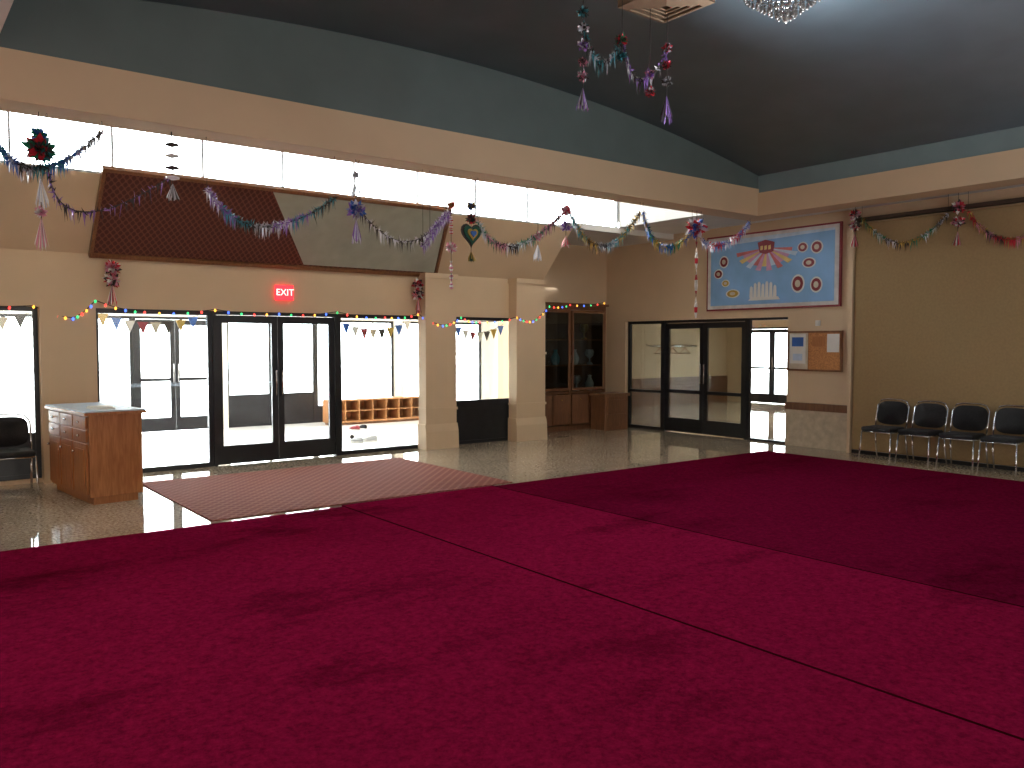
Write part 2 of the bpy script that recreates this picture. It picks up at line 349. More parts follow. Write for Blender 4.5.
window('window_11', 'x', 9.6, 11.85, yo, 0, 2.2, 'outer lobby window seen between the columns', mull=(10.8,))
# hallway beyond east doors
w = MB().box(20.0, 20.2, -1, 13.1, 0, 2.8).box(20.0, 20.2, 14.9, 15.7, 0, 2.8).box(20.0, 20.2, 13.1, 14.9, 2.15, 2.8).box(12.25, 20.2, 15.5, 15.7, 0, 2.8).box(12.25, 20.2, 3.0, 3.2, 0, 2.8)
S(w, 'wall_hallway', M['wall'], 'beige hallway walls beyond the tinted side doors')
S(MB().box(12.25, 20.2, 3.0, 15.7, 2.8, 2.9), 'ceiling_hallway', M['white'], 'hallway ceiling beyond the side doors', 'ceiling')
door('door_4', 'y', 13.1, 14.9, 20.1, 2.15, 'bright far glass doors at the end of the hallway', rail=1.0)
S(MB().box(12.3, 20.0, 15.46, 15.5, 0, .75), 'trim_10', M['woodd'], 'dark hallway wainscot behind the tinted doors', 'wainscot')
# coat rail and hangers in the hallway
cr = thing('coat_rail', 'wall mounted coat rail seen through the tinted doors', 'coat rail', (17.4, 15.4, 1.65))
MB().tube([(16.5, 15.3, 1.62), (18.4, 15.3, 1.62)], .02).build('rail', M['chrome'], cr)
for x in (16.55, 18.35): MB().tube([(x, 15.3, 1.62), (x, 15.49, 1.66)], .015).build('bracket', M['chrome'], cr)
for i, x in enumerate((16.9, 17.4, 17.9)):
    MB_ = MB().tube([(x, 15.3, 1.66), (x+.03, 15.3, 1.64), (x, 15.3, 1.58), (x-.22, 15.3, 1.42), (x+.22, 15.3, 1.42), (x, 15.3, 1.58)], .012, 6)
    tag(MB_.build('coat_hanger', M['wood']), ('left', 'middle', 'right')[i]+' wooden coat hanger on the hallway coat rail', 'hanger', 'hangers on the hallway rail')
# ------------------------------------------------------------ carpets
def carpet(x0, x1, y0, y1, h, m, label, name='carpet', binds=(), bev=.0):
    mb = MB().box(x0, x1, y0, y1, 0.001, h, bev=bev)
    o = tag(mb.build(name, m), label, name.replace('_', ' '))
    for a, b in binds: MB().box(a, b, y0, y1, .002, h+.002).build('edge_binding', M['bind'], o)
    return o
carpet(-2.6, 3.79, -3.6, 7.72, .016, M['rug'], 'crimson pile carpet strip nearest the viewer with dark scuffs', binds=((3.778, 3.797),))
carpet(3.80, 5.73, -3.6, 7.8, .016, M['rug'], 'narrow middle crimson carpet strip between the two seams', binds=((5.72, 5.735),))
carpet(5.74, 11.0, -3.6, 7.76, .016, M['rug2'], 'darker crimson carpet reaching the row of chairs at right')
carpet(2.5, 6.1, 7.88, 10.6, .012, M['mat'], 'reddish brown lattice patterned mat in front of the entrance doors', 'entrance_mat', bev=.004)
# ------------------------------------------------------------ sloping panel
def sl(s, off):
    t = Vector((0, -.8, .85)); n = Vector((0, -.728, -.685)); b = Vector((0, YN, 2.8)); q = b+t*s+n*off; return (q.y, q.z)
tp = thing('leaning_panel', 'dark brown patterned leaning panel above the entrance doors', 'panel', (4.75, 11.2, 2.85))
def quadslab(corners, o0, o1):
    m = MB(); A = []; B = []
    for x, s_ in corners:
        y0, z0 = sl(s_, o0); y1, z1 = sl(s_, o1); A.append(m.bm.verts.new((x, y0, z0))); B.append(m.bm.verts.new((x, y1, z1)))
    m.bm.faces.new(A); m.bm.faces.new(B[::-1]); n = len(A)
    for i in range(n): m.bm.faces.new((A[i], B[i], B[(i+1) % n], A[(i+1) % n]))
    return m
quadslab([(2.2, .05), (7.18, .05), (6.92, 1.07), (2.2, 1.07)], .01, .05).build('cloth_face', M['brown'], tp)
quadslab([(2.16, .0), (7.22, .0), (7.21, .05), (2.16, .05)], .01, .08).build('bottom_frame', M['trimwood'], tp)
quadslab([(2.16, 1.07), (6.96, 1.07), (6.95, 1.11), (2.16, 1.11)], .01, .08).build('top_frame', M['trimwood'], tp)
quadslab([(2.16, .05), (2.2, .05), (2.2, 1.07), (2.16, 1.07)], .01, .08).build('side_frame', M['trimwood'], tp)
quadslab([(7.18, .05), (7.22, .05), (6.96, 1.07), (6.92, 1.07)], .01, .08).build('side_frame', M['trimwood'], tp)
o = quadslab([(4.95, .07), (7.16, .07), (6.9, 1.05), (4.2, 1.05)], .052, .058).build('pale_area', M['pale'], tp); o['label'] = 'pale grey green painted reflection at right end'  # reflection of the bright upper area, painted as a pale slab
# ------------------------------------------------------------ exit sign
ex = thing('exit_sign', 'red lit exit sign above the entrance doors', 'exit sign', (4.68, YN, 2.4))
MB().box(4.55, 4.81, YN-.06, YN-.001, 2.305, 2.515, bev=.008).build('housing', M['exit'], ex)
cu = bpy.data.curves.new('t', 'FONT'); cu.body = 'EXIT'; cu.size = .13; cu.extrude = .002; cu.align_x = 'CENTER'; cu.align_y = 'CENTER'
to = bpy.data.objects.new('t', cu); C.objects.link(to)
me = bpy.data.meshes.new_from_object(to.evaluated_get(bpy.context.evaluated_depsgraph_get())); bpy.data.objects.remove(to)
me.materials.clear(); me.materials.append(M['exitw']); me.transform(Matrix.Translation((0, -.064, .01)) @ Matrix.Rotation(R(90), 4, 'X'))
lo = bpy.data.objects.new('exit_lettering', me); C.objects.link(lo); lo.parent = ex
# ------------------------------------------------------------ desk
dk = thing('reception_cabinet', 'orange oak cabinet with drawers and glass top near the entrance', 'cabinet', (2.0, 10.1, 0))
MB().box(1.75, 2.28, 9.42, 10.8, .08, .94, bev=.004).box(1.79, 2.24, 9.46, 10.76, 0, .08).build('body', M['wood'], dk)
MB().box(1.70, 2.32, 9.38, 10.84, .94, .97, bev=.004).build('wood_top', M['wood'], dk)
MB().box(1.71, 2.31, 9.39, 10.83, .971, .985).build('glass_top', M['banpale'], dk)
for i in range(3):
    y0 = 9.45+i*.45
    for z0, z1 in ((.8, .92), (.66, .78)):
        d = MB().box(1.728, 1.749, y0+.012, y0+.43, z0, z1, bev=.003).build('drawer', M['wood'], dk)
        MB().ball((1.715, y0+.22, (z0+z1)/2), .016).build('knob', M['chrome'], d)
    d = MB().box(1.728, 1.749, y0+.012, y0+.43, .11, .64, bev=.003).box(1.722, 1.728, y0+.07, y0+.37, .17, .58).build('cabinet_door', M['wood'], dk)
    MB().ball((1.712, y0+.39, .54), .016).build('knob', M['chrome'], d)
dk.rotation_euler = (0, 0, R(6)); dk.location = (1.93, 10.12, 0)
tag(MB().box(1.82, 2.05, 9.6, 9.9, .986, 1.0).box(1.83, 2.03, 9.62, 9.88, 1.0, 1.012).build('paper_stack', M['paper']), 'small white paper stack on the oak reception cabinet', 'papers')
# ------------------------------------------------------------ chairs
def make_chair():
    t = thing('stacking_chair', 'x', 'chair')
    MB().box(-.22, .22, -.23, .20, .43, .495, bev=.028).build('seat', M['fab'], t)
    b2 = bmesh.new(); n = 24; pts = []
    for k in range(n):
        a = 2*math.pi*k/n; cx = math.copysign(abs(math.cos(a))**.55, math.cos(a))*.215; cz = math.copysign(abs(math.sin(a))**.55, math.sin(a))*.17
        pts.append((cx, cz))
    fr_ = [b2.verts.new((x, -.02+.25*(x*x), z)) for x, z in pts]; bk = [b2.verts.new((x, .02+.25*(x*x), z)) for x, z in pts]
    cf = b2.verts.new((0, -.032, 0)); cb = b2.verts.new((0, .03, 0))
    for k in range(n):
        j = (k+1) % n; b2.faces.new((fr_[k], fr_[j], bk[j], bk[k])); b2.faces.new((cf, fr_[j], fr_[k])); b2.faces.new((cb, bk[k], bk[j]))
    m = MB(); m.merge(b2, mtx=Matrix.Translation((0, .235, .68)) @ Matrix.Rotation(R(-12), 4, 'X'), smooth=True); m.build('backrest', M['fab'], t)
    f = MB()
    f.tube([(-.21, -.2, .425), (.21, -.2, .425)], .011).tube([(-.21, .18, .425), (.21, .18, .425)], .011)
    for s in (-1, 1): f.tube([(s*.21, -.2, .425), (s*.21, .18, .425)], .011)
    f.build('seat_frame', M['chrome'], t)
    bf = [(-.225, .19, .43), (-.232, .225, .6), (-.232, .27, .78), (-.19, .285, .855), (-.1, .287, .875), (.1, .287, .875), (.19, .285, .855), (.232, .27, .78), (.232, .225, .6), (.225, .19, .43)]
    MB().tube(bf, .011).build('back_frame', M['chrome'], t)
    for s in (-1, 1):
        MB().tube([(s*.215, -.2, .43), (s*.222, -.225, .2), (s*.23, -.25, .005)], .011).build('leg', M['chrome'], t)
        MB().tube([(s*.225, .19, .43), (s*.228, .22, .2), (s*.232, .27, .005)], .011).build('leg', M['chrome'], t)
    return t
ch = make_chair(); spots = [((1.17, 10.72, 0), 0, 'black padded chair at far left beside the oak cabinet')]
labs = ['black padded chrome chair nearest the pale jamb, first of the wall row', 'second black chrome chair from the jamb in the row by the tan partition',
        'third black chrome chair from the jamb, slightly turned, by the tan partition', 'black chrome chair at the right edge of the frame, last in the row']
for y, a, lb in zip((6.12, 5.58, 5.03, 4.5), (-90, -91, -87, -90), labs): spots.append(((11.48, y, 0), R(a), lb))
for i, (p_, a, lb) in enumerate(spots):
    o = ch if i == 0 else copy_tree(ch)
    o.location = p_; o.rotation_euler = (0, 0, a); o['label'] = lb
    if i: o['group'] = 'black chairs along the tan partition'
ch.scale = (1.12, 1.05, 1.0)
# ------------------------------------------------------------ partition
pt = thing('folding_partition', 'tan folding partition wall behind the row of chairs', 'partition', (11.97, 2, 0))
MB().box(11.93, 12.0, 2.3, 6.86, .06, 3.5, bev=.004).build('panel', M['part'], pt); MB().box(11.93, 12.0, -3.9, 2.296, .06, 3.5, bev=.004).build('panel', M['part'], pt)
MB().box(11.91, 12.04, -3.9, 6.86, 3.54, 3.59).build('track', M['track'], pt)
MB().box(11.925, 12.005, -3.9, 6.86, .002, .055).build('bottom_seal', M['black'], pt)
# ------------------------------------------------------------ banner
by0, bz0 = 9.76, 2.27
bn = thing('wall_banner', 'large blue printed banner with sunburst and oval pictures high on side wall', 'banner', (12.04, 8.45, 2.27))
def sy(u): return by0-(u-708)/134*2.62
def sz(v): return bz0+(312-v)/77*1.32
MB().box(12.0, 12.045, by0-2.62, by0, bz0, bz0+1.32).build('banner_frame', M['banred'], bn)
MB().box(11.992, 11.999, by0-2.59, by0-.03, bz0+.03, bz0+1.29).build('white_margin', M['banm'], bn)
MB().box(11.988, 11.991, by0-2.52, by0-.10, bz0+.09, bz0+1.22).build('blue_field', M['skyblue'], bn)
sb = MB(); c0 = (sy(773), sz(252))
def polyx(mb, pts, x, mi=0, t=.003):
    mb.prism('x', pts, x, x+t, mi)
nr = 16
for i in range(nr):
    a = R(186+i*10.5); b = R(186+i*10.5+10.5); ra = (.62, .5)[i % 2]
    polyx(sb, [c0, (c0[0]-math.cos(a)*ra, c0[1]+math.sin(a)*ra*.62), (c0[0]-math.cos(b)*ra, c0[1]+math.sin(b)*ra*.62)], 11.983, (0, 1, 2, 1, 3)[i % 5])
sb.build('sunburst', [M['bansoft'], M['banp'], M['bany'], M['banpale']], bn)
eb = MB(); polyx(eb, [(sy(764), sz(246)), (sy(772), sz(244)), (sy(781), sz(247)), (sy(780), sz(256)), (sy(772), sz(258)), (sy(766), sz(256))], 11.977, 0)
for i in range(3): polyx(eb, [(sy(767+i*4), sz(250)), (sy(769.5+i*4), sz(249.5)), (sy(769.5+i*4), sz(253.5)), (sy(767+i*4), sz(254))], 11.972, 1)
eb.build('emblem', [M['banred'], M['bany']], bn)
hs = MB(); polyx(hs, [(sy(714), sz(246)), (sy(837), sz(242)), (sy(837), sz(240)), (sy(714), sz(240))], 11.982); hs.build('header_strip', M['banpale'], bn)
wc = MB()
for i, (du, h) in enumerate(((0, 10), (4, 13), (8, 14), (12, 12), (16, 14), (20, 13), (24, 10))):
    u = 756+du; polyx(wc, [(sy(u), sz(300)), (sy(u+3.6), sz(300)), (sy(u+3.2), sz(300-h)), (sy(u+1.8), sz(298.5-h)), (sy(u+.6), sz(300-h))], 11.98)
polyx(wc, [(sy(755), sz(303)), (sy(787), sz(303)), (sy(785), sz(300)), (sy(757), sz(300))], 11.98); wc.build('white_crest', M['paper'], bn)
for (u, v_, a, b, k) in ((728, 262, 4, 5, 1), (722, 274, 4, 4, 1), (730, 284, 3.5, 3, 2), (738, 295, 6, 3.5, 2), (808, 255, 4, 4, 1), (821, 256, 4.5, 5, 1), (814, 270, 5, 4, 1), (804, 289, 5, 7, 1), (821, 291, 4.5, 6, 1)):
    om = MB()
    for sc, x, mi in ((1.25, 11.983, 0), (1.0, 11.979, k), (.5, 11.975, 3)):
        polyx(om, [(sy(u+math.cos(t*math.pi/9)*a*sc), sz(v_+math.sin(t*math.pi/9)*b*sc)) for t in range(18)], x, mi)
    om.build('oval_picture', [M['paper'], M['banred'], M['gold'], M['cream']], bn)
# ------------------------------------------------------------ cork board etc
cb = thing('cork_board', 'framed notice board with cork right half below the banner', 'notice board', (12.04, 7.55, 1.25))
MB().box(12.02, 12.045, 7.13, 7.70, 1.27, 1.86).build('cork', M['cork'], cb)
MB().box(12.02, 12.045, 7.705, 8.05, 1.27, 1.86).build('pale_area', M['cream'], cb)
f = MB().box(12.005, 12.045, 7.10, 7.13, 1.24, 1.89).box(12.005, 12.045, 8.05, 8.08, 1.24, 1.89).box(12.005, 12.045, 7.13, 8.05, 1.24, 1.27).box(12.005, 12.045, 7.13, 8.05, 1.86, 1.89)
f.build('frame', M['trimwood'], cb)
MB().box(12.014, 12.019, 7.15, 7.36, 1.55, 1.84).build('pinned_sheet', M['paper'], cb)
MB().box(12.014, 12.019, 7.4, 7.62, 1.64, 1.8).build('pinned_sheet', M['wood'], cb)['label'] = 'orange tinted pinned sheet'
q = MB().box(12.012, 12.019, 7.74, 8.03, 1.36, 1.84).build('notice_poster', M['paper'], cb); q['label'] = 'white notice with blue pictures'
MB().box(12.008, 12.0115, 7.78, 7.99, 1.64, 1.79).build('printed_picture', M['blue'], q); MB().box(12.008, 12.0115, 7.80, 7.97, 1.41, 1.52).build('printed_picture', M['banpale'], q)
tag(MB().box(12.02, 12.049, 7.5, 7.58, 1.97, 2.06, bev=.006).box(12.012, 12.02, 7.52, 7.56, 2.0, 2.03).build('thermostat', M['paper']), 'tiny white thermostat on the wall above the cork board', 'thermostat')
# ------------------------------------------------------------ display cabinet
dc = thing('display_cabinet', 'tall dark oak display cabinet with glass doors in the recess', 'display cabinet', (10.8, 12.2, 0))
b = MB().box(9.75, 9.8, 12.0, 12.39, 0, 2.42).box(11.6, 11.65, 12.0, 12.39, 0, 2.42).box(9.8, 11.6, 12.36, 12.39, 0, 2.42).box(9.8, 11.6, 12.0, 12.36, 2.34, 2.42).box(9.8, 11.6, 12.03, 12.36, 0, .1).box(9.8, 11.6, 12.02, 12.36, .72, .76).box(10.68, 10.72, 12.0, 12.36, .1, 2.34)
b.build('carcass', M['woodd'], dc)
MB().box(9.7, 11.7, 11.96, 12.39, 2.42, 2.47, bev=.006).build('cornice', M['woodd'], dc)
for z in (1.25, 1.75):
    for x0, x1 in ((9.82, 10.66), (10.74, 11.58)): MB().box(x0, x1, 12.06, 12.35, z, z+.02).build('shelf', M['wood'], dc)
for x0, x1 in ((9.81, 10.67), (10.73, 11.59)):
    f = MB().box(x0, x0+.04, 11.975, 12.0, .78, 2.33).box(x1-.04, x1, 11.975, 12.0, .78, 2.33).box(x0+.04, x1-.04, 11.975, 12.0, .78, .83).box(x0+.04, x1-.04, 11.975, 12.0, 2.28, 2.33)
    g = f.build('glass_door', M['woodd'], dc); MB().box(x0+.04, x1-.04, 11.985, 11.99, .83, 2.28).build('glass_pane', M['tint'], g)
    xm = (x0+x1)/2
    for a, b_ in ((x0, xm-.005), (xm+.005, x1)):
        g = MB().box(a, b_, 11.975, 12.0, .12, .7, bev=.004).build('cupboard_door', M['woodd'], dc)
        MB().ball(((a+b_)/2, 11.96, .6), .014).build('knob', M['gold'], g)
for i, (x, z, m, lb) in enumerate(((11.0, .76, 'silver', 'silver cup trophy on the bottom shelf of the display cabinet'), (11.35, 1.27, 'silver', 'silver cup trophy on the middle shelf of the display cabinet'),
                                (10.95, 1.27, 'wht', 'white vase on the middle shelf of the display cabinet'), (11.2, 1.77, 'gold', 'gold cup trophy on the top shelf of the display cabinet'),
                                (11.35, .76, 'wht', 'white vase on the bottom shelf of the display cabinet'), (10.45, 1.27, 'teal2', 'teal vase behind the left glass door of the display cabinet'))):
    isv = m in ('wht', 'teal2')
    tr = thing('vase' if isv else 'trophy', lb, 'vase' if isv else 'trophy', (x, 12.15, z+.002))
    if isv: MB().lathe([(.05, 0), (.08, .06), (.09, .14), (.05, .22), (.03, .27), (.045, .3)], (x, 12.15, z+.002)).build('body', M[m], tr)
    else:
        MB().lathe([(.06, 0), (.06, .03), (.015, .05), (.015, .12), (.06, .16), (.08, .26), (.075, .3)], (x, 12.15, z+.002)).build('cup', M[m], tr)
        for s in (-1, 1): MB().tube([(x+s*.072, 12.15, z+.27), (x+s*.12, 12.15, z+.25), (x+s*.11, 12.15, z+.19), (x+s*.065, 12.15, z+.18)], .008).build('handle', M[m], tr)
ws = thing('storage_box', 'low brown wooden storage box with lid beside the display cabinet', 'box', (11.5, 11.7, 0))
MB().box(11.15, 11.78, 11.5, 11.9, 0.001, .66, bev=.006).build('body', M['woodd'], ws)
MB().box(11.12, 11.81, 11.47, 11.93, .66, .72, bev=.006).build('lid', M['woodd'], ws)
MB().box(11.2, 11.73, 11.485, 11.499, .08, .32, bev=.003).box(11.2, 11.73, 11.485, 11.499, .36, .6, bev=.003).build('front_panel', M['woodd'], ws)
# ------------------------------------------------------------ lobby furniture
cub = thing('shoe_cubby', 'brown wooden shoe cubby unit under the lobby window', 'shelf unit', (8.5, 15.9, 0))
x0, x1, n = 7.4, 9.95, 8
b = MB().box(x0, x1, 16.0, 16.02, .05, .5)
b.box(x0, x1, 15.62, 16.0, .5, .53).box(x0, x1, 15.62, 16.0, .05, .08)
for i in range(n+1):
    x = x0+(x1-x0-.02)*i/n; b.box(x, x+.02, 15.62, 16.0, .08, .5)
b.build('carcass', M['woodl'], cub)
for i in range(n):
    x = x0+(x1-x0-.02)*i/n+.02; MB().box(x, x+(x1-x0-.02)/n-.02, 15.64, 15.99, .28, .295).build('shelf', M['woodl'], cub)
MB().box(x0+.03, x1-.03, 15.66, 15.98, 0, .05).build('plinth', M['woodd'], cub)
def shoe(x, y, a, m, lb):
    t = thing('shoe', lb, 'shoe', (x, y, 0), a, 'shoes on the lobby floor')
    loc = Vector((x, y, 0))
    def mk(sections, name, mt):
        mb = MB(); rings = []
        for yy, w_, h_, z0 in sections:
            rings.append([mb.bm.verts.new((math.cos(k*math.pi/5)*w_, yy, z0+(h_*(.5+.5*math.sin(k*math.pi/5))))) for k in range(10)])
        for i in range(len(rings)-1):
            for k in range(10):
                f = mb.bm.faces.new((rings[i][k], rings[i][(k+1) % 10], rings[i+1][(k+1) % 10], rings[i+1][k])); f.smooth = True
        mb.bm.faces.new(rings[0]); mb.bm.faces.new(rings[-1][::-1])
        bmesh.ops.translate(mb.bm, vec=loc, verts=mb.bm.verts); return mb.build(name, mt, t)
    mk([(-.14, .025, .02, .001), (-.12, .04, .022, .001), (0, .036, .022, .001), (.09, .05, .022, .001), (.14, .025, .02, .001)], 'sole', M['wht'])
    mk([(-.135, .02, .06, .024), (-.1, .036, .08, .024), (-.02, .034, .075, .024), (.07, .044, .045, .024), (.135, .02, .02, .024)], 'upper', m)
shoe(6.5, 12.75, .4, M['grey'], 'grey shoe nearest the glass on the lobby floor'); shoe(6.78, 12.8, .9, M['grey'], 'grey shoe lying right of the dark shoe on the lobby floor')
shoe(6.62, 13.15, -.5, M['fab'], 'dark shoe behind the grey pair on the lobby floor')
shoe(7.4, 14.6, .3, M['banred'], 'dark red shoe farther back before the cubbies'); shoe(7.6, 14.65, .1, M['fab'], 'black shoe farther back before the cubbies')
# ------------------------------------------------------------ bunting
def cat3(a, b, sag, n=16):
    a = Vector(a); b = Vector(b); return [a.lerp(b, i/n)+Vector((0, 0, -sag*4*(i/n)*(1-i/n))) for i in range(n+1)]
pc = [M['gold'], M['blue'], M['wht'], M['banred'], M['cream'], M['cord']]
def bunting(a, b, sag, n, lb):
    t = thing('bunting', lb, 'bunting', a, group='pennant strings in the lobby')
    path = cat3(a, b, sag, n*2); MB().tube(path, .004, 5).build('cord', M['cord'], t)
    for i in range(n):
        p_ = path[2*i+1]; w_ = .07; m = MB(); m.prism('y', [(p_.x-w_, p_.z), (p_.x+w_, p_.z), (p_.x, p_.z-.17)], p_.y-.003, p_.y+.003); m.build('pennant', pc[i % 6], t)
bunting((.4, 11.75, 2.08), (1.55, 11.75, 2.06), .08, 6, 'pennant string inside the window at far left')
bunting((2.3, 11.75, 2.1), (3.6, 11.75, 2.08), .12, 8, 'pennant string across the left glass sidelight')
bunting((5.6, 11.75, 2.1), (7.0, 11.75, 2.08), .18, 9, 'pennant string across the right glass sidelight')
bunting((7.7, 11.75, 2.08), (8.9, 11.75, 2.04), .18, 8, 'pennant string in the window between the columns')
# ------------------------------------------------------------ string lights
sl_ = thing('string_lights', 'multicoloured string lights draped along the tops of the entrance doors', 'string lights', (4, 11.25, 2.1))
kp = [(.3, 11.37, 2.14), (1.55, 11.37, 2.14), (1.95, 11.25, 2.0), (2.2, 11.25, 2.22), (2.8, 11.37, 2.1), (3.7, 11.37, 2.15), (4.6, 11.37, 2.12), (5.5, 11.37, 2.16), (6.3, 11.37, 2.1), (6.85, 11.3, 2.16), (7.2, 11.12, 1.98), (7.55, 11.12, 2.12), (8.1, 11.37, 2.06), (8.7, 11.12, 2.14), (9.05, 11.12, 2.08), (9.42, 11.12, 2.35), (10.6, 11.9, 2.44), (11.5, 11.9, 2.5)]
path = []
for a, b_ in zip(kp[:-1], kp[1:]): path += cat3(a, b_, .03, 10)[:-1]
path.append(Vector(kp[-1])); MB().tube(path, .006, 5).build('cable', M['cord'], sl_)
for i in range(0, len(path), 2): MB().ball(path[i]-Vector((0, .005, .016)), .016, 0, 1, (1, 1, 1.4)).build('bulb', M['bulbs'][(i//2*3) % 4], sl_)
# ------------------------------------------------------------ hanging decorations
def swag(p0, pm, p1, cols, lb, r=.035, dens=60, top=3.6, group='tinsel swags under the beam'):
    p0, pm, p1 = Vector(p0), Vector(pm), Vector(p1); ctrl = pm*2-(p0+p1)*.5
    n = 28; path = [p0*(1-t)**2+ctrl*2*t*(1-t)+p1*t*t for t in [i/n for i in range(n+1)]]
    t = thing('tinsel_swag', lb, 'garland', p0, group=group)
    c = MB().tube(path, .005, 5)
    if top:
        for e in (p0, p1):
            if e.z < top-.02: c.tube([e, Vector((e.x, e.y, top))], .003, 4)
    c.build('cord', M['cord'], t)
    m = MB()
    for i in range(n):
        for k in range(max(1, int(dens/n*4))):
            q = path[i].lerp(path[i+1], random.random()); d = Vector((random.gauss(0, 1), random.gauss(0, 1), random.gauss(0, 1))).normalized()*r*random.uniform(.5, 1.2)
            if k % 6 == 0: d = Vector((random.gauss(0, .012), random.gauss(0, .012), -random.uniform(.06, .15)))
            s_ = Vector((random.gauss(0, 1), random.gauss(0, 1), random.gauss(0, 1))).normalized()*.011
            f_ = m.bm.faces.new([m.bm.verts.new(x) for x in (q-s_, q+s_, q+d)]); f_.material_index = (int(i/4)+random.randrange(2)) % len(cols)
    m.build('tinsel', [M[c_] for c_ in cols], t)
YB = 7.9
def PB(u, v_): return P(u, v_, Y=YB)
sw = [((-6, 138), (40, 168), (102, 132), ['teal2', 'blue', 'silver', 'cord'], 'teal blue tinsel swag at the far left of the beam'),
      ((48, 166), (84, 212), (172, 176), ['cord', 'purple'], 'thin dark swag just right of the green red cluster'),
      ((207, 188), (262, 226), (335, 198), ['silver', 'purple', 'teal2', 'cord'], 'silver purple swag in front of the brown panel'),
      ((360, 210), (396, 240), (430, 232), ['silver', 'cord'], 'thin silver swag left of the heart ornament'),
      ((423, 246), (436, 226), (449, 212), ['purple', 'silver'], 'short purple swag rising to the white tassel strand'),
      ((478, 222), (512, 246), (562, 214), ['silver', 'green', 'pink', 'cord'], 'silver green swag right of the heart ornament'),
      ((568, 208), (602, 246), (640, 212), ['silver', 'teal2', 'gold', 'cord'], 'deep silver teal swag before the white wall corner'),
      ((643, 212), (662, 246), (692, 232), ['gold', 'blue', 'green'], 'gold blue swag left of the long red white streamer'),
      ((701, 240), (726, 243), (750, 222), ['blue', 'silver', 'red'], 'blue silver swag ending at the beam corner')]
for a, b_, c_, cols, lb in sw: swag(PB(*a), PB(*b_), PB(*c_), cols, lb, r=.058, dens=250 if 'thin' not in lb else 50)
for a, b_, c_, cols, lb in (((862, 218), (903, 243), (948, 213), ['gold', 'green', 'silver', 'cord'], 'gold green swag on the partition track left part'), ((968, 211), (1000, 238), (1040, 230), ['red', 'gold', 'pink', 'cord'], 'red gold swag on the partition track at right edge')):
    swag(P(*a, X=11.85), P(*b_, X=11.85), P(*c_, X=11.85), cols, lb, r=.05, dens=170, top=3.75)
def strand(p, top, items, lb, group='hanging foil ornaments', name='hanging_ornament'):
    p = Vector(p); zb = min(z-r for z, r, c_, k in items)
    t = thing(name, lb, 'ornament', (p.x, p.y, top), group=group)
    MB().tube([(p.x, p.y, top), (p.x, p.y, zb)], .0035, 5).build('cord', M['cord'], t)
    for z, r, cols, kind in items:
        m = MB()
        if kind == 'puff': m.petals((p.x, p.y, z), r, 110, len(cols)); nm = 'foil_puff'
        elif kind == 'disc':
            m.lathe([(.01, -.02), (r, -.006), (r, .006), (.01, .02)], (p.x, p.y, z), 14); nm = 'disc'
        elif kind == 'strip':
            for k in range(14):
                a = k*.7; dx, dy = math.cos(a)*.024, math.sin(a)*.024; z0 = z+r-2*r*k/14; z1 = z+r-2*r*(k+1)/14
                f_ = m.bm.faces.new([m.bm.verts.new(q) for q in ((p.x-dx, p.y-dy, z0), (p.x+dx, p.y+dy, z0), (p.x+math.cos(a+.7)*.024, p.y+math.sin(a+.7)*.024, z1), (p.x-math.cos(a+.7)*.024, p.y-math.sin(a+.7)*.024, z1))]); f_.material_index = k % len(cols)
            nm = 'twisted_strip'
        elif kind == 'tassel':
            for k in range(20):
                a = k*.314; rr = random.uniform(.03, .06); f_ = m.bm.faces.new([m.bm.verts.new(q) for q in ((p.x, p.y, z+r), (p.x+math.cos(a)*rr, p.y+math.sin(a)*rr, z-r*random.uniform(.4, 1.2)), (p.x+math.cos(a+.25)*rr, p.y+math.sin(a+.25)*rr, z-r*random.uniform(.7, 1.3)))]); f_.material_index = k % len(cols)
            nm = 'tassel'
        elif kind == 'heart':
            for sc, dy, mi in ((1, 0, 0), (.82, -.02, 1), (.5, -.035, 2), (.28, -.05, 3)):
                q = []
                for k in range(28):
                    a = 2*math.pi*k/28; q.append((p.x+sc*r*(16*math.sin(a)**3)/16, z+sc*r*(13*math.cos(a)-5*math.cos(2*a)-2*math.cos(3*a)-math.cos(4*a))/15))
                m.prism('y', q, p.y+dy-.008, p.y+dy+.008, mi)
            nm = 'heart'
        m.build(nm, [M[c_] for c_ in cols], t)
def zB(u, v_): return PB(u, v_).z
def st(u, items, lb):
    p = PB(u, 200); strand(p, 3.6, [(zB(u, v_), r, c_, k) for v_, r, c_, k in items], lb)
st(41, [(136, .07, ['green', 'blue'], 'puff'), (150, .12, ['green', 'red', 'teal2', 'cord'], 'puff'), (192, .12, ['wht', 'silver'], 'tassel'), (212, .05, ['wht', 'pink'], 'puff'), (232, .13, ['wht', 'pink'], 'tassel')], 'green and red foil cluster with white tassel at far left')
st(173, [(145, .06, ['cord', 'wht'], 'disc'), (156, .06, ['wht'], 'disc'), (168, .06, ['cord'], 'disc'), (178, .06, ['silver'], 'disc'), (192, .08, ['cord', 'silver'], 'tassel')], 'dark and white stacked disc ornament left of the brown panel')
st(356, [(175, .04, ['silver'], 'puff'), (190, .06, ['silver', 'cord'], 'tassel'), (210, .1, ['purple', 'silver', 'blue'], 'puff'), (230, .12, ['silver', 'purple'], 'tassel')], 'silver and purple foil ornament hanging before the painted pale reflection')
st(451, [(205, .05, ['red', 'gold'], 'puff'), (225, .1, ['wht', 'red'], 'strip'), (247, .07, ['wht', 'pink'], 'puff'), (275, .16, ['wht', 'pink'], 'strip')], 'long white and pink twisted strand left of the heart')
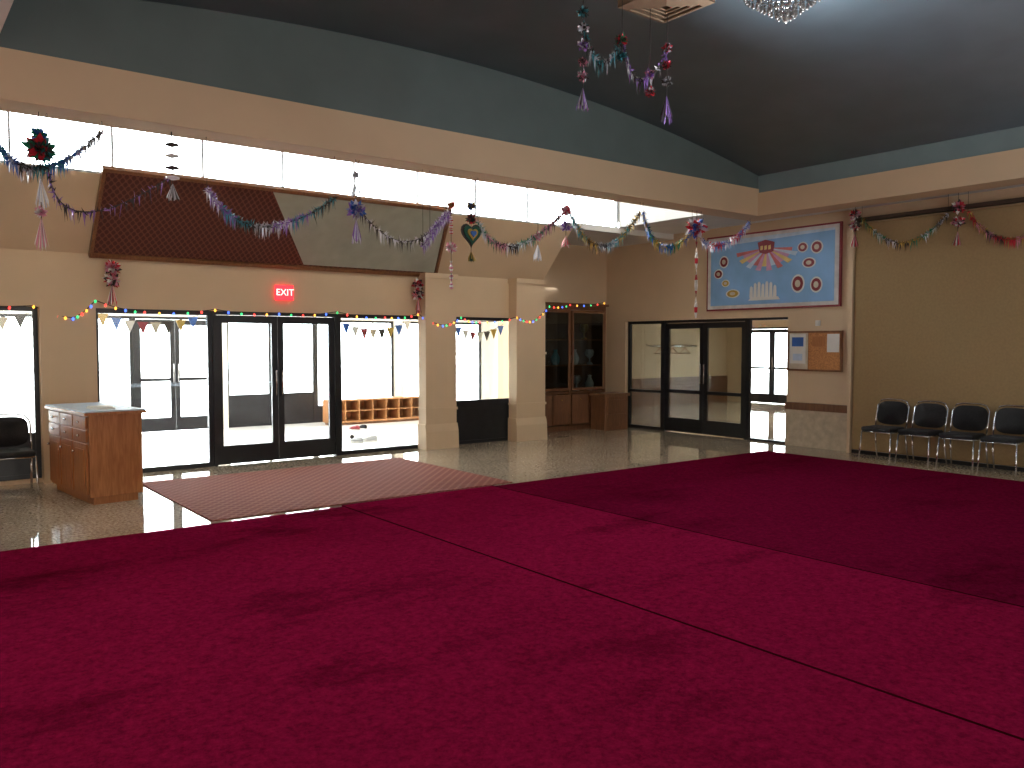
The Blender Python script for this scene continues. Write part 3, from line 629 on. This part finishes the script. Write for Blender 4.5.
st(471, [(206, .06, ['gold', 'blue', 'cord'], 'puff'), (219, .07, ['red', 'dgreen', 'cord'], 'puff'), (234, .14, ['cord', 'dgreen', 'gold', 'blue'], 'heart'), (256, .06, ['dgreen', 'gold'], 'tassel')], 'dark green and gold heart shaped hanging ornament')
st(538, [(236, .06, ['wht', 'pink'], 'puff'), (252, .1, ['wht', 'silver'], 'tassel')], 'small white tassel right of the heart')
st(566, [(210, .07, ['pink', 'red', 'wht'], 'puff'), (226, .08, ['wht', 'purple'], 'puff'), (241, .07, ['red', 'wht'], 'tassel')], 'pink and white puff ornament before the white corner')
st(697, [(228, .16, ['blue', 'red', 'silver'], 'puff'), (280, .55, ['red', 'wht', 'wht'], 'strip')], 'blue star puff with long red and white streamer beside the banner')
for u, vs_, lb in ((855, (215, 226, 240), 'red and pink puff ornament on the partition jamb'), (958, (207, 222, 238), 'red and white puff ornament on the partition track')):
    p = P(u, 220, X=11.83); strand(p, 3.75, [(P(u, v_, X=11.83).z, .09 if i < 2 else .1, ['red', 'pink', 'wht', 'cord'], 'puff' if i < 2 else 'tassel') for i, v_ in enumerate(vs_)], lb, 'ornaments on the partition')
for u, vs_, lb in ((112, (268, 280, 294), 'pink and white puff ornament on the wall left of the exit sign'), (418, (285, 295, 305), 'pink and white puff ornament below the panel right corner')):
    p = P(u, 280, Y=11.27); strand(p, P(u, vs_[0]-8, Y=11.27).z, [(P(u, v_, Y=11.27).z, .1 if i < 2 else .13, ['pink', 'wht', 'red', 'cord'], 'puff' if i < 2 else 'tassel') for i, v_ in enumerate(vs_)], lb, 'wall ornaments')
# ceiling strands by vent
YV = 5.2
def PV(u, v_): return P(u, v_, Y=YV)
def stv(u, vt, items, lb):
    p = PV(u, 50); strand(p, arc(p.x), [(PV(u, v_).z, r, c_, k) for v_, r, c_, k in items], lb, 'foil strands below the air vent')
stv(583, 0, [(12, .05, ['cord', 'teal2'], 'puff'), (28, .05, ['cord', 'silver'], 'puff'), (45, .05, ['purple', 'silver', 'cord'], 'puff'), (62, .045, ['cord', 'pink'], 'puff'), (76, .05, ['silver', 'pink', 'cord'], 'puff'), (98, .09, ['silver', 'purple', 'cord'], 'tassel')], 'dark silver foil strand left of the ceiling vent')
stv(622, 0, [(40, .06, ['red', 'green', 'cord'], 'puff'), (56, .05, ['teal2', 'cord'], 'puff')], 'short red and green foil strand under the vent')
stv(667, 0, [(48, .05, ['red', 'silver', 'cord'], 'puff'), (65, .045, ['cord', 'red'], 'puff'), (82, .05, ['silver', 'cord'], 'puff'), (108, .12, ['purple', 'cord', 'silver'], 'tassel')], 'purple silver foil strand right below the vent')
stv(650, 0, [(74, .05, ['pink', 'purple', 'cord'], 'puff'), (92, .05, ['red', 'silver', 'cord'], 'puff')], 'pink foil strand between two longer strands by the vent')
swag(PV(583, 22), PV(600, 62), PV(622, 38), ['teal2', 'cord', 'silver'], 'teal dark swag under the ceiling vent', r=.045, dens=90, top=None, group='ceiling swags')
swag(PV(622, 38), PV(640, 80), PV(667, 52), ['cord', 'purple', 'silver'], 'dark purple swag under the ceiling vent', r=.04, dens=70, top=None, group='ceiling swags')
# ------------------------------------------------------------ vent and chandelier
cv = P(666, -2, Z=4.74); zc = arc(cv.x)+.02; HS = .3
vt = thing('ceiling_vent', 'square brown air diffuser on the dark ceiling', 'air vent', (cv.x, cv.y, zc))
def sqframe(s0, s1, z0, z1):
    m = MB()
    A = [m.bm.verts.new((cv.x+a*s0, cv.y+b_*s0, z0)) for a, b_ in ((-1, -1), (1, -1), (1, 1), (-1, 1))]; B = [m.bm.verts.new((cv.x+a*s1, cv.y+b_*s1, z1)) for a, b_ in ((-1, -1), (1, -1), (1, 1), (-1, 1))]
    C2 = [m.bm.verts.new(v_.co+Vector((0, 0, .012))) for v_ in A]; D = [m.bm.verts.new(v_.co+Vector((0, 0, .012))) for v_ in B]
    for i in range(4):
        j = (i+1) % 4
        for q in ((A[i], A[j], B[j], B[i]), (C2[i], C2[j], D[j], D[i]), (A[i], A[j], C2[j], C2[i]), (B[i], B[j], D[j], D[i])): m.bm.faces.new(q)
    return m
MB().box(cv.x-HS, cv.x+HS, cv.y-HS, cv.y+HS, zc-.12, zc-.01).build('backing', M['vent'], vt)
for s0, s1 in ((HS, HS-.075), (HS-.085, HS-.15), (HS-.16, HS-.21), (HS-.22, HS-.26)): sqframe(s0, s1, zc-.125-.02*(HS-s0)*2, zc-.15).build('louvre', M['vent'], vt)
cc = Vector((6.12, 4.18, 0)); zt = arc(cc.x)
cd = thing('chandelier', 'crystal chandelier cut off by the top edge of the photo', 'chandelier', (cc.x, cc.y, zt))
MB().lathe([(.09, 0), (.1, -.03), (.02, -.05), (.02, -.16)], (cc.x, cc.y, zt)).build('canopy', M['chrome'], cd)
for i, (r, z0, n_) in enumerate(((.33, zt-.10, 36), (.23, zt-.17, 26), (.14, zt-.23, 16), (.07, zt-.28, 8))):
    ring = [(cc.x+math.cos(2*math.pi*k/32)*r, cc.y+math.sin(2*math.pi*k/32)*r, z0) for k in range(33)]
    m = MB().tube(ring, .008, 6, cap=False)
    for a in range(4): m.tube([(cc.x, cc.y, z0+.02), (cc.x+math.cos(a*math.pi/2)*r, cc.y+math.sin(a*math.pi/2)*r, z0)], .004, 5)
    m.build('ring', M['chrome'], cd)
    for k in range(n_):
        m = MB(); a = 2*math.pi*k/n_; x, y_ = cc.x+math.cos(a)*r, cc.y+math.sin(a)*r
        m.tube([(x, y_, z0), (x, y_, z0-.1)], .003, 4)
        for j in range(3): m.ball((x, y_, z0-.02-.027*j), .011+.003*j, 0, 0, (1, 1, 1.5 if j == 2 else 1))
        m.build('crystal_drop', M['crystal'], cd)
MB().ball((cc.x, cc.y, zt-.37), .035, 0, 1, (1, 1, 1.3)).tube([(cc.x, cc.y, zt-.16), (cc.x, cc.y, zt-.35)], .006).build('bottom_crystal', M['crystal'], cd)
# ------------------------------------------------------------ light
W = bpy.data.worlds.new('World'); bpy.context.scene.world = W; W.use_nodes = True
W.node_tree.nodes['Background'].inputs[0].default_value = (.94, .97, 1, 1); W.node_tree.nodes['Background'].inputs[1].default_value = 20.0
def area(name, loc, rot, sx, sy_, e, col=(1, 1, 1)):
    l_ = bpy.data.lights.new(name, 'AREA'); l_.shape = 'RECTANGLE'; l_.size = sx; l_.size_y = sy_; l_.energy = e; l_.color = col
    o_ = bpy.data.objects.new(name, l_); C.objects.link(o_); o_.location = loc; o_.rotation_euler = rot; return o_
area('south_fill_light', (2.0, -4.1, 2.0), (R(90), 0, 0), 8, 2.4, 185, (1, .95, .88))  # added fill from behind the camera; this wall has no window
area('west_fill_light', (-3.1, 2.0, 1.8), (R(90), 0, R(-90)), 8, 2.2, 40, (1, .95, .9))  # added side fill out of view, no window here either
area('vault_fill_light', (6.5, -2.2, .5), (R(180), 0, 0), 7, 2, 260, (.74, .88, 1))  # unseen fill facing up, added to brighten the vault
area('hallway_light', (16, 10, 2.75), (0, 0, 0), 2, 4, 200, (1, .95, .88))
area('lobby_fill_light', (5.2, 14.1, 2.78), (0, 0, 0), 11, 3.5, 380, (1, .98, .95))  # added fill under the lobby ceiling to whiten its floor and walls
pl = bpy.data.lights.new('ceiling_glow_light', 'POINT'); pl.energy = 50; pl.shadow_soft_size = .1; pl.color = (.84, .92, 1)
po = bpy.data.objects.new('ceiling_glow_light', pl); C.objects.link(po); po.location = (cc.x+.25, cc.y+.1, zt-.8)  # added lamp hung free below the chandelier for the glow on the vault
# ------------------------------------------------------------ camera
cam = bpy.data.cameras.new('camera'); cam.sensor_width = 36; cam.lens = 36*F_PX/1024; cam.clip_start = .05; cam.clip_end = 200
co = bpy.data.objects.new('camera', cam); C.objects.link(co)
mtx = Matrix((RT, UP, -FW)).transposed().to_4x4(); mtx.translation = CAMP; co.matrix_world = mtx
bpy.context.scene.camera = co
bpy.context.scene.view_settings.view_transform = 'Standard'
